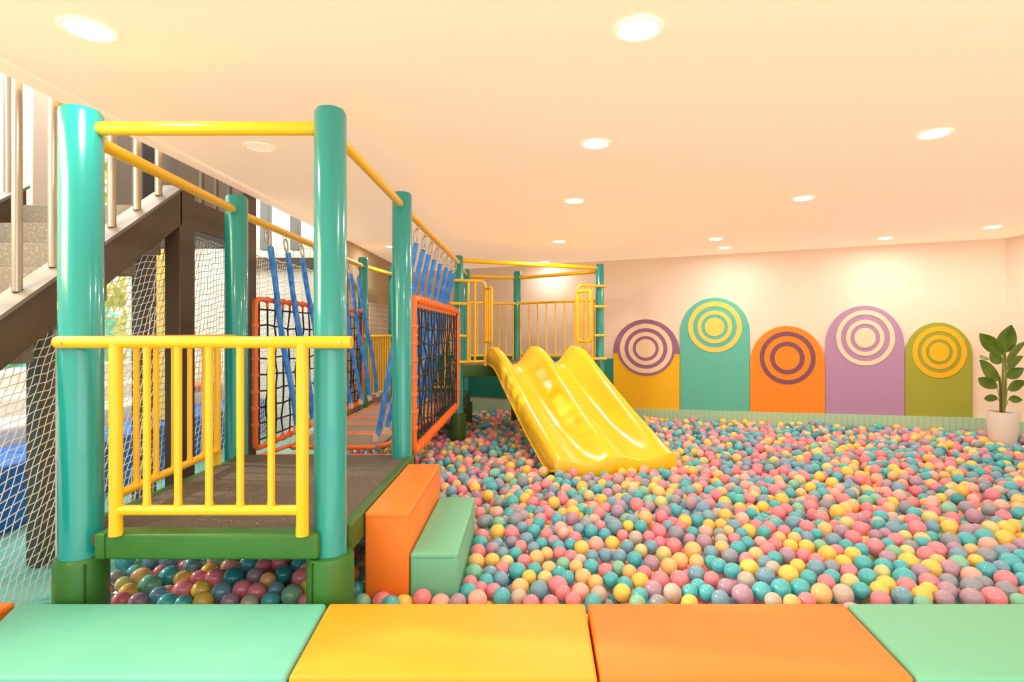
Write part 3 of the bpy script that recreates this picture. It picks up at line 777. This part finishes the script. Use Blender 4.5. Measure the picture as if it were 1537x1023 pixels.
# ------------------------------------------------------------------ plant
def plant():
    Y = 6.55; c = P(1505, 600, Y); X = c.x
    zt = P(0, 617, Y).z; R = 41 / 2 * Y / F; zb_ = zt - .42
    t = thing('potted_plant', (X, Y, zb_), 'tall green broad-leaved plant in a cream pot at the right corner', 'plant')
    pot = MB(); pot.lathe((X, Y, 0), [(R * .72, zb_), (R * .8, zb_ + .02), (R, zt), (R * .94, zt), (R * .92, zt - .03)], 40); pot.build('pot', POT, t)
    MB().lathe((X, Y, 0), [(R * .9, zt - .035), (R * .9, zt - .022)], 30).build('soil', SOIL, t)
    P2 = lambda px, py, dy=0: P(px, py, Y + dy)
    base = lambda dx=0: Vector((X + dx, Y, zt - .03))
    def stem(pts, r0, r1, m, nm='stem'):
        n = len(pts); return MB().tube(pts, [r0 + (r1 - r0) * i / (n - 1) for i in range(n)], 8).build(nm, m, t)
    stem([base(0), P2(1505, 580), P2(1506, 540), P2(1507, 522)], .017, .008, STEM)
    stem([base(.012), P2(1509, 590), P2(1510, 560), P2(1509, 530)], .014, .008, STEM)
    stem([base(-.02), P2(1502, 590), P2(1500, 565)], .015, .01, BARK, 'cane')
    def leaf(a, b, w, tw, dy, fold=.25):
        # a: attachment (px,py), b: tip; w half width px; dy: depth lean of the tip
        A = P2(*a); B = P2(b[0], b[1], dy); ax = B - A; L = ax.length
        side = ax.cross(Vector((0, 1, 0))).normalized(); side = (Matrix.Rotation(tw, 3, ax.normalized()) @ side)
        nrm = side.cross(ax.normalized())
        mb = MB(); n = 14; W = w * 1.22 * Y / F
        vs = []; K = 6
        for i in range(n + 1):
            f = i / n; hw = W * (math.sin(PI * f ** .85) ** .8 if 0 < f < 1 else 0.02)
            bend = nrm * (.10 * L * math.sin(PI * f))
            for j in range(-K // 2, K // 2 + 1):
                g = j / (K / 2)
                vs.append(A + ax * f + side * (hw * g) + bend - nrm * (abs(g) * hw * fold))
        m_ = K + 1
        fs = [(i * m_ + j, i * m_ + j + 1, (i + 1) * m_ + j + 1, (i + 1) * m_ + j) for i in range(n) for j in range(K)]
        mb.add(vs, fs); o = mb.build('leaf', LEAF, t, sharp=80)
        rib = MB().tube([A + ax * (i / 8) + nrm * (.10 * L * math.sin(PI * i / 8) + .002) for i in range(9)], .0028, 5).build('midrib', STEM, o)
    leaf((1506, 530), (1518, 487), 13.5, .1, -.05)
    leaf((1506, 533), (1470, 500), 8.5, -.5, -.05)
    leaf((1509, 545), (1540, 512), 9, .5, .0)
    leaf((1503, 545), (1486, 527), 7, -.2, -.1)
    leaf((1501, 570), (1470, 540), 10, .3, -.08)
    leaf((1510, 555), (1536, 534), 7, .2, .1)
    leaf((1511, 567), (1537, 552), 6.5, -.3, -.05)
    leaf((1497, 582), (1468, 567), 7, -.35, -.1)
    leaf((1512, 584), (1540, 572), 8, .3, -.05)
    leaf((1498, 598), (1477, 597), 4.8, -.2, -.1)
    leaf((1514, 598), (1535, 600), 4.8, .2, -.1)
    leaf((1484, 540), (1470, 533), 3, 0, .1)
    for a, b in (((1502, 610), (1497, 582)), ((1503, 612), (1498, 598)), ((1508, 612), (1514, 598)), ((1508, 610), (1512, 584))):
        stem([P2(*a), P2((a[0] + b[0]) / 2 + .5, (a[1] + b[1]) / 2), P2(*b)], .006, .004, STEM)
    return X, Y, R
plx, ply, plr = plant()

# ------------------------------------------------------------------ the balls
COL = {'T': ((80, 190, 202), 'turquoise'), 'D': ((52, 152, 160), 'dark teal'), 'B': ((120, 170, 196), 'slate blue'), 'P': ((248, 144, 160), 'pink'),
       'C': ((252, 184, 172), 'peach'), 'O': ((254, 202, 134), 'apricot'), 'Y': ((254, 212, 98), 'yellow'), 'L': ((216, 214, 144), 'pale lime'),
       'G': ((134, 204, 174), 'sage green'), 'M': ((184, 152, 176), 'mauve'), 'W': ((200, 190, 180), 'beige'), 'S': ((148, 158, 172), 'grey')}
seedsrc = {
 (160, 830, 4.803): "135,60,70,T 315,65,55,B 450,60,65,B 195,140,55,T 265,170,70,O 375,140,42,P 455,165,75,T 560,185,62,Y 620,90,65,B 740,130,60,Y 885,95,60,C 780,180,70,P 910,180,75,D 1035,80,65,T 655,180,42,P 1070,165,60,M 1145,90,40,P 1225,70,60,P 1275,155,63,D 1165,195,48,O 1400,180,65,P 1215,260,55,B 1335,305,78,G 1090,280,68,P 965,265,68,P 820,290,72,B 685,265,70,Y 550,265,72,P 365,310,65,B 305,235,78,G 165,280,65,Y 105,340,65,P 120,225,55,L 240,345,65,M 455,360,70,T 570,360,62,T 680,345,72,Y 890,350,65,M 1030,365,65,W 1180,345,68,T 1445,345,60,P 1450,240,55,Y 1390,85,58,T 80,170,50,S 825,60,55,G 1450,110,45,C",
 (530, 760, 4.803): "90,595,58,T 115,690,65,G 230,615,75,P 315,695,70,T 385,615,74,Y 507,670,68,P 645,605,72,C 720,690,62,M 790,615,66,T 880,660,74,C 1060,640,66,T 1185,650,52,W 1285,695,55,P 1340,600,66,B 1205,580,66,O 1425,695,55,P 1490,590,75,P 950,550,58,T 850,480,65,G 975,475,55,B 1065,525,58,B 1185,465,66,T 1065,455,52,P 1270,510,45,Y 1385,520,58,L 1310,455,50,T 1420,450,55,O 1510,490,50,T 875,395,62,O 998,390,58,Y 1105,400,45,L 1320,370,56,O 1415,340,50,O 1235,390,40,P 890,325,57,P 1005,305,54,M 905,265,57,T 1085,340,42,B 1165,340,40,T 1210,290,48,P 1300,300,45,B 1360,270,48,T 1455,260,50,M 1510,345,50,P 1510,280,45,T 920,210,52,P 1040,185,58,Y 1145,195,55,P 1145,255,45,S 1250,235,52,B 1040,270,45,B 1305,175,50,T 1395,200,42,P 1220,150,45,B 940,110,50,S 1050,120,50,G 915,45,45,P 1040,50,45,C 1125,65,42,T 1190,50,42,M 1340,40,45,B 1415,50,40,P 1470,95,45,T 1500,165,50,C 840,560,50,P 985,610,50,P 905,600,40,P",
 (840, 780, 6.404): "30,115,62,C 150,175,68,P 185,85,55,B 305,110,68,T 390,60,50,P 435,140,62,T 540,70,75,B 660,60,50,Y 770,65,65,T 610,150,60,P 730,170,70,W 855,165,62,P 960,115,72,P 1040,60,45,B 1120,135,80,S 1165,70,60,P 1275,120,58,T 1250,190,50,M 1390,215,78,M 1410,120,70,C 1500,50,60,Y 60,245,62,T 198,270,75,Y 350,235,76,C 505,225,72,Y 650,255,68,B 880,260,70,B 1090,245,78,P 970,225,50,P 1280,295,85,O 1455,315,72,B 60,340,68,P 195,395,66,W 315,350,62,B 440,340,65,B 570,350,72,B 720,375,75,T 780,295,50,L 885,415,80,M 1000,330,75,L 1170,395,85,O 1050,445,82,O 1340,405,75,O 1480,425,68,T 40,425,50,G 155,450,62,O 320,455,80,T 430,480,68,P 565,465,70,G 50,535,68,T 200,550,85,O 345,600,68,O 490,575,80,T 630,620,65,T 675,500,58,O 805,510,72,P 770,595,90,Y 965,580,88,P 1150,575,90,P 1315,525,88,B 1460,570,75,P 10,670,70,P 200,690,88,C 130,770,80,P 375,710,78,W 600,700,88,Y 770,730,78,T 900,675,90,M 1105,700,90,W 1255,695,60,T 1395,700,82,T 1335,640,70,T 325,790,62,T 945,800,72,S 1250,800,72,Y 750,800,75,G",
 (1070, 780, 6.404): "30,50,60,Y 190,60,68,B 60,140,55,S 150,115,62,O 80,200,65,W 210,190,65,P 280,130,55,T 345,110,70,Y 345,225,68,T 480,120,68,T 540,80,68,P 590,50,65,T 690,115,65,P 775,35,75,B 905,75,75,P 815,130,50,T 910,175,55,B 995,145,48,T 1085,90,72,O 1230,115,72,M 1160,200,78,B 1420,90,75,P 1350,175,78,P 1290,40,75,L 88,270,72,O 240,275,76,T 165,350,82,S 455,220,55,C 600,235,68,P 640,175,60,O 785,180,65,O 740,250,70,Y 895,260,74,Y 1030,250,65,G 525,285,75,P 415,335,75,O 325,380,68,P 505,410,62,B 605,365,72,T 710,345,82,M 870,345,70,P 830,445,68,Y 995,395,72,P 1105,330,85,Y 1195,305,50,P 1285,255,62,T 1335,335,80,Y 1425,290,65,T 20,430,75,T 165,485,85,T 350,465,92,Y 505,545,92,B 580,465,55,W 735,530,98,Y 980,465,85,B 1150,460,78,S 1255,410,78,Y 1315,500,80,P 1445,420,85,T 920,560,80,T 1145,550,80,T 1085,605,82,P 1320,605,88,L 1480,550,90,T 320,580,85,W 130,645,85,M 285,720,105,M 470,690,95,T 660,665,98,T 850,660,95,T 1040,705,98,O 1235,715,100,W 1440,680,80,T 70,760,85,B 600,780,70,W 745,800,75,O 900,780,80,P",
 (1297, 780, 6.404): "140,50,62,T 280,85,75,B 510,85,85,P 120,150,60,M 190,140,55,M 305,205,80,P 105,260,85,P 225,240,45,T 405,165,65,L 550,185,75,L 565,230,72,T 655,175,62,T 695,70,65,B 840,85,80,Y 950,105,82,M 1075,95,62,M 815,205,85,S 1000,205,90,T 1170,175,88,T 1215,80,72,L 1360,80,75,Y 1440,50,55,Y 1350,190,95,Y 1500,240,70,M 285,315,75,G 445,255,68,S 420,310,72,L 590,340,85,P 725,300,90,P 890,280,72,M 905,345,82,B 1035,300,70,O 1175,245,85,C 1185,355,92,S 1400,290,68,M 1320,320,75,B 1390,420,100,T 1510,350,60,T 235,370,78,M 435,415,95,Y 190,450,85,T 175,510,72,L 350,455,70,T 545,500,80,M 645,470,92,Y 715,400,75,O 835,485,90,M 895,430,90,G 1050,390,65,Y 1015,540,92,C 1180,490,92,T 1315,460,68,B 1380,575,95,P 1500,480,70,T 400,570,110,T 235,625,92,Y 410,640,90,P 165,690,90,Y 625,610,95,P 600,680,85,Y 370,740,98,B 160,770,90,P 570,735,92,Y 810,600,85,S 805,690,92,M 1035,655,100,S 1195,625,82,S 1370,675,95,S 1005,750,105,M 1250,750,110,P 760,760,90,M 1510,700,60,P 1510,580,50,T 530,790,60,G 1490,790,60,G",
}
def ztopsurf(x, y):
    return -1.245 - .022 * (y - 2.7) + .016 * x + .012 * np.sin(2.1 * x + 1.3 * y) + .010 * np.sin(3.7 * y - 1.9 * x)
seeds = []
for (x0, y0, sc), txt in seedsrc.items():
    for w_ in txt.split():
        a, b, r, c = w_.split(',')
        px = x0 + float(a) / sc; py = y0 + float(b) / sc; rp = float(r) / sc
        Y = 2.9
        for _ in range(6):
            zc = float(ztopsurf((px - VX) * Y / F, Y)) - .048; Y = F * -zc / (py - VY)
        rad = min(.054, max(.040, rp * Y / F * .98))
        if Y < 2.4 + rad: Y = 2.4 + rad + .002
        seeds.append([(px - VX) * Y / F, Y, zc, rad, c])
S = np.array([s[:4] for s in seeds]); SC = [s[4] for s in seeds]
# obstacles (x0,x1,y0,y1) boxes and (x,y,r) cylinders
obs_box = [(-.81, -.33, 2.79, 3.84), (xa_f - .105, xa_f - .035, 2.545, 2.605)]
obs_cyl = [(v[0], v[1], v[4][0]) for v in posts.values()] + [(plx, ply, plr)]
def push_obs(S):
    for (a, b, c, d) in obs_box:
        for i in range(len(S)):
            x, y, r = S[i, 0], S[i, 1], S[i, 3]
            if a - r < x < b + r and c - r < y < d + r:
                opts = [(x - (a - r), 0, -1), (b + r - x, 0, 1), (y - (c - r), 1, -1), (d + r - y, 1, 1)]
                m_, ax, sg = min(opts); S[i, ax] += sg * m_
    for (cx, cy, cr) in obs_cyl:
        d = S[:, :2] - np.array([cx, cy]); L = np.hypot(d[:, 0], d[:, 1]) + 1e-9; need = cr + S[:, 3]; m_ = L < need
        S[m_, :2] += d[m_] / L[m_, None] * (need - L)[m_, None]
for it in range(60):
    D = S[:, None, :3] - S[None, :, :3]; L = np.sqrt((D ** 2).sum(-1)) + np.eye(len(S)) * 9
    ov = (S[:, None, 3] + S[None, :, 3]) - L
    ov[ov < 0] = 0
    if ov.max() < .001: break
    w_ = D / L[..., None] * ov[..., None] * .5
    mv = w_.sum(1) * .55; mv[:, 2] *= 1.5
    S[:, :3] += mv
    push_obs(S)
    S[:, 1] = np.maximum(S[:, 1], 2.402 + S[:, 3])
    S[:, 2] = np.clip(S[:, 2], ztopsurf(S[:, 0], S[:, 1]) - .12, ztopsurf(S[:, 0], S[:, 1]) - .028)

# height-field packing of the remaining balls
RM = .049; res = .016
gx0, gx1, gy0, gy1 = XL + .0, XR - .05, 2.4, 11.3
nx = int((gx1 - gx0) / res); ny = int((gy1 - gy0) / res)
gx = gx0 + (np.arange(nx) + .5) * res; gy = gy0 + (np.arange(ny) + .5) * res
GX, GY = np.meshgrid(gx, gy)
target = ztopsurf(GX, GY) - RM
Hh = np.full(GX.shape, -9.0) 
base_z = target - .135
Hh = base_z + rng.uniform(-.03, .03, GX.shape)
blk = (GX < gx0 + RM) | (GX > gx1 - RM) | (GY < gy0 + RM)
wy = W0.y + (W1.y - W0.y) / (W1.x - W0.x) * (GX - W0.x)
blk |= GY > wy - .06 - RM * 1.1
blk |= (GX > GY * .93 + 1.1)                    # beyond the right side of the view
blk |= (GX < -2.2) & (GY > 2.0) & (GY < 2.2)
for (a, b, c, d) in obs_box: blk |= (GX > a - RM) & (GX < b + RM) & (GY > c - RM) & (GY < d + RM)
for (cx, cy, cr) in obs_cyl: blk |= np.hypot(GX - cx, GY - cy) < cr + RM
# slide foot: blocked where the chute is low
fr = np.array([[p[0], p[1], p[2]] for r_ in slide_rows[30:] for p in r_[::4]])
for p in fr:
    if p[2] < -1.09:
        i0 = int((p[0] - gx0) / res); j0 = int((p[1] - gy0) / res); k = 3
        sub = blk[max(0, j0 - k):j0 + k + 1, max(0, i0 - k):i0 + k + 1]
        sub[:] = True
Hh[blk] = 50
K = int(2 * RM * 1.25 / res) + 1
def stamp(x, y, z, r):
    i0 = int((x - gx0) / res); j0 = int((y - gy0) / res)
    a, b, c, d = max(0, i0 - K), min(nx, i0 + K + 1), max(0, j0 - K), min(ny, j0 + K + 1)
    if a >= b or c >= d: return
    dd = (GX[c:d, a:b] - x) ** 2 + (GY[c:d, a:b] - y) ** 2
    R2 = (r + RM) ** 2; m_ = dd < R2
    zz = z + np.sqrt(np.maximum(0, R2 - dd))
    sub = Hh[c:d, a:b]; sub[m_] = np.maximum(sub[m_], zz[m_])
for i in range(len(S)): stamp(*S[i])
# near the surveyed balls the fill stays a little lower
seedmask = (GX / GY > -.74) & (GY < F * 1.3 / (786 - VY)) & ((GX > -.3) | (GY < 3.5)) 
tg = target.copy(); tg[seedmask] -= .035
balls = []
# a second layer under the front rows, so no floor shows between them
hy = 2.46
row_ = 0
while hy < 4.35:
    hx = -2.2 + (row_ % 2) * .05
    while hx < 4.4:
        x_ = hx + rng.uniform(-.012, .012); y_ = hy + rng.uniform(-.012, .012)
        ok = all(not (a - .05 < x_ < b + .05 and c - .05 < y_ < d + .05) for (a, b, c, d) in obs_box) and all(math.hypot(x_ - cx, y_ - cy) > cr + .05 for (cx, cy, cr) in obs_cyl)
        if ok: balls.append((x_, y_, float(ztopsurf(x_, y_)) - .05 - .082 + rng.uniform(-.012, .012), .049))
        hx += .1
    hy += .087; row_ += 1
flat_n = nx
jit = rng.uniform(0, .02, Hh.shape)
M = Hh - tg + jit
# process in tiles for speed
import heapq
tile = 24
tiles = {}
def tile_min(tj, ti):
    sub = M[tj * tile:(tj + 1) * tile, ti * tile:(ti + 1) * tile]
    k = int(sub.argmin()); j, i = divmod(k, sub.shape[1])
    return float(sub[j, i]), tj * tile + j, ti * tile + i
tj_n = (ny + tile - 1) // tile; ti_n = (nx + tile - 1) // tile
heap = []; ver = {}
for tj in range(tj_n):
    for ti in range(ti_n):
        v, j, i = tile_min(tj, ti); ver[tj, ti] = 0; heapq.heappush(heap, (v, tj, ti, 0, j, i))
while heap:
    v, tj, ti, ve, j, i = heapq.heappop(heap)
    if ver[tj, ti] != ve: continue
    if v > .012: break
    x, y = gx[i], gy[j]; r = float(np.clip(rng.normal(.0485, .0032), .041, .0555))
    z = float(Hh[j, i]) + (r - RM) * .6
    balls.append((x, y, z, r))
    stamp(x, y, z, r)
    a, b, c, d = max(0, i - K), min(nx, i + K + 1), max(0, j - K), min(ny, j + K + 1)
    M[c:d, a:b] = Hh[c:d, a:b] - tg[c:d, a:b] + jit[c:d, a:b]
    M[c:d, a:b][Hh[c:d, a:b] > 20] = 50
    for t2 in range(c // tile, (d - 1) // tile + 1):
        for t1 in range(a // tile, (b - 1) // tile + 1):
            if t2 < tj_n and t1 < ti_n:
                ver[t2, t1] += 1; v2, j2, i2 = tile_min(t2, t1); heapq.heappush(heap, (v2, t2, t1, ver[t2, t1], j2, i2))
print('fill balls', len(balls), 'seeds', len(S))

wts = 'TTTTTTDBBBBPPPPPPPCCCOOYYYYLGMMMWSS'
order = np.argsort([-(S[i, 3] / S[i, 1]) for i in range(len(S))])
solo = list(order[:296]); rest = [i for i in range(len(S)) if i not in set(solo)]

def ball_mesh(seg, rings_):
    bm = bmesh.new(); bmesh.ops.create_uvsphere(bm, u_segments=seg, v_segments=rings_, radius=1)
    return bm
BM = {}
for k, (rgb, nm) in COL.items():
    m = mat('ball_' + nm.replace(' ', '_'), rgb, .2, coat=.3, spec=.5)
    b = m.node_tree.nodes['Principled BSDF']
    b.inputs['Subsurface Weight'].default_value = 0.0
    me = bpy.data.meshes.new('pit_ball'); bm = ball_mesh(24, 14); bm.to_mesh(me); bm.free()
    me.polygons.foreach_set('use_smooth', [True] * len(me.polygons)); me.materials.append(m); BM[k] = me

# labels: colour, where it lies, and the colours of its neighbours
pr = np.array([[VX + F * S[i, 0] / S[i, 1], VY - F * S[i, 2] / S[i, 1], F * S[i, 3] / S[i, 1]] for i in range(len(S))])
def zone(i):
    x, y, r = pr[i]
    if x < 480 and y < 912: return 'under the near deck'
    front = y > 868
    if x < 560: return 'by the padded foot'
    if x < 700 and front: return 'before the foam steps'
    if x < 785 and not front: return 'beside the mint step'
    pad = 'yellow' if x < 882 else ('orange' if x < 1270 else 'light green')
    if front: return f'against the {pad} pad'
    return f'some rows behind the {pad} pad'
def neigh(i, dx, dy):
    best = None; bd = 1e9
    for j in range(len(S)):
        if j == i: continue
        vx, vy = pr[j, 0] - pr[i, 0], pr[j, 1] - pr[i, 1]
        L = math.hypot(vx, vy); c = (vx * dx + vy * dy) / (L + 1e-9)
        if c > .75 and L < bd and L < 60: bd = L; best = j
    return COL[SC[best]][1] if best is not None else None
labs = {}
def mk(i, lvl):
    c = COL[SC[i]][1]; z = zone(i)
    out = f"{c} ball {z}"
    for k, (v, w_) in enumerate((((-1, 0), 'left'), ((1, 0), 'right'), ((0, -1), 'behind'), ((0, 1), 'before'))):
        if k > lvl + 1: break
        q = neigh(i, *v)
        if q and len(out.split()) + len(q.split()) + 1 <= 16: out += f", {q} {w_}"
    return out
todo = {i: 0 for i in solo}
for lvl in (0, 1, 2):
    cur = {}
    for i in solo:
        if todo[i] == lvl: cur.setdefault(mk(i, lvl), []).append(i)
    for lb, ii in cur.items():
        for i in ii:
            labs[i] = ' '.join(lb.split()[:16])
            if len(ii) > 1 and lvl < 2: todo[i] = lvl + 1
from collections import Counter
for i in solo:
    o = bpy.data.objects.new('pit_ball', BM[SC[i]]); C.objects.link(o)
    r = S[i, 3]; o.location = (S[i, 0], S[i, 1], S[i, 2] + ZC)
    k = random.uniform(.94, 1.06); o.scale = (r, r, r * k); o.rotation_euler = (random.uniform(-.6, .6), random.uniform(-.6, .6), 0)
    tag(o, labs[i], 'ball', 'front balls of the ball pit')

def mass(name, data, seg, rings_, lab):
    bm = ball_mesh(seg, rings_); bm.verts.index_update()
    bv = np.array([v.co[:] for v in bm.verts]); bf = [[v.index for v in f.verts] for f in bm.faces]; bm.free()
    nv = len(bv); N = len(data)
    allv = np.zeros((N, nv, 3)); cols = np.zeros((N, nv, 4), dtype=np.float32)
    for i, (x, y, z, r, c) in enumerate(data):
        k = 1 + rng.uniform(-.07, .07); a = rng.uniform(0, 6.28)
        M3 = np.array(Matrix.Rotation(rng.uniform(-.8, .8), 3, 'X') @ Matrix.Rotation(a, 3, 'Z'))
        v = bv * np.array([r, r, r * k]); v = v @ M3.T
        allv[i] = v + np.array([x, y, z + ZC])
        cc = np.array(lin([min(255, max(0, q + rng.uniform(-7, 7))) for q in c])); cols[i] = cc
    me = bpy.data.meshes.new(name)
    lt = np.array([len(f) for f in bf]); li = np.concatenate([np.array(f) for f in bf])
    tot = np.concatenate([li + i * nv for i in range(N)]); ls = np.tile(lt, N)
    me.vertices.add(N * nv); me.vertices.foreach_set('co', allv.ravel())
    me.loops.add(len(tot)); me.loops.foreach_set('vertex_index', tot.astype(np.int32))
    me.polygons.add(len(ls)); st = np.concatenate([[0], np.cumsum(ls)[:-1]])
    me.polygons.foreach_set('loop_start', st.astype(np.int32)); me.polygons.foreach_set('loop_total', ls.astype(np.int32))
    me.polygons.foreach_set('use_smooth', [True] * len(ls)); me.update(calc_edges=True)
    at = me.color_attributes.new('tint', 'FLOAT_COLOR', 'POINT'); at.data.foreach_set('color', cols.ravel())
    me.materials.append(BALLMAT)
    o = bpy.data.objects.new(name, me); C.objects.link(o)
    return tag(o, lab, 'balls', kind='stuff')
BALLMAT = mat('ball_mixed', (200, 200, 200), .2, coat=.3)
nd = BALLMAT.node_tree; at_ = nd.nodes.new('ShaderNodeAttribute'); at_.attribute_name = 'tint'
nd.links.new(at_.outputs['Color'], nd.nodes['Principled BSDF'].inputs['Base Color'])
data = [(S[i, 0], S[i, 1], S[i, 2], S[i, 3], COL[SC[i]][0]) for i in rest]
for (x, y, z, r) in balls: data.append((x, y, z, r, COL[random.choice(wts)][0]))
near = [d for d in data if d[1] < 4.2]; far = [d for d in data if d[1] >= 4.2]
# one object for all the remaining balls
allm = mass('pit_balls', data, 14, 9, 'thousands of pink, teal, yellow and grey plastic balls filling the pit')

# ------------------------------------------------------------------ light, world, camera
w = bpy.data.worlds.new('World'); bpy.context.scene.world = w; w.use_nodes = True
bg = w.node_tree.nodes['Background']; bg.inputs['Color'].default_value = (1.0, .96, .9, 1); bg.inputs['Strength'].default_value = 1.6
def area(name, loc, target, sx, sy, e, col):
    ld = bpy.data.lights.new(name, 'AREA'); ld.shape = 'RECTANGLE'; ld.size = sx; ld.size_y = sy; ld.energy = e; ld.color = col
    o = bpy.data.objects.new(name, ld); C.objects.link(o); o.location = (loc[0], loc[1], loc[2] + ZC)
    d = Vector(target) - Vector(loc); o.rotation_euler = d.to_track_quat('-Z', 'Y').to_euler(); return o
area('fill_behind_camera', (1.8, -1.2, .6), (1.8, 5, -.6), 5, 1.6, 35, (1, .95, .87))  # added fill lamp behind the camera, no such fitting in the room
area('ceiling_fill', (1.8, -.9, -.9), (2.0, 3.2, 1.2), 6, 1.2, 14, (1, .92, .8))  # unseen lamp added low behind the camera to lift the ceiling
area('warm_glare_fill', (-3.3, 1.6, 1.6), (-1.2, 3.6, .6), 1.2, 1.6, 110, (1, .76, .38))  # added lamp for the warm glare, tints the thick post and ceiling edge
area('outside_fill', (-4.6, 4.2, 2.6), (-4.6, 4.4, -1), 2.0, 5.0, 160, (1, .97, .92))  # added overhead lamp brightening the benches and blocks beyond the net
sd = bpy.data.lights.new('sun', 'SUN'); sd.energy = 3.2; sd.angle = math.radians(2.5); sd.color = (1, .9, .72)
so = bpy.data.objects.new('sun', sd); C.objects.link(so); so.rotation_euler = Vector((.85, -.13, -.52)).to_track_quat('-Z', 'Y').to_euler()

cam = bpy.data.cameras.new('camera'); co = bpy.data.objects.new('camera', cam); C.objects.link(co)
co.location = (0, 0, ZC); co.rotation_euler = (PI / 2, 0, 0)
cam.sensor_width = 36; cam.sensor_fit = 'HORIZONTAL'; cam.lens = F / 1537 * 36
cam.shift_x = -(VX - 768.5) / 1537; cam.shift_y = -(511.5 - VY) / 1537; cam.clip_start = .05
sc = bpy.context.scene; sc.camera = co
sc.view_settings.view_transform = 'Standard'; sc.view_settings.look = 'None'; sc.view_settings.exposure = 0
sc.cycles.max_bounces = 8
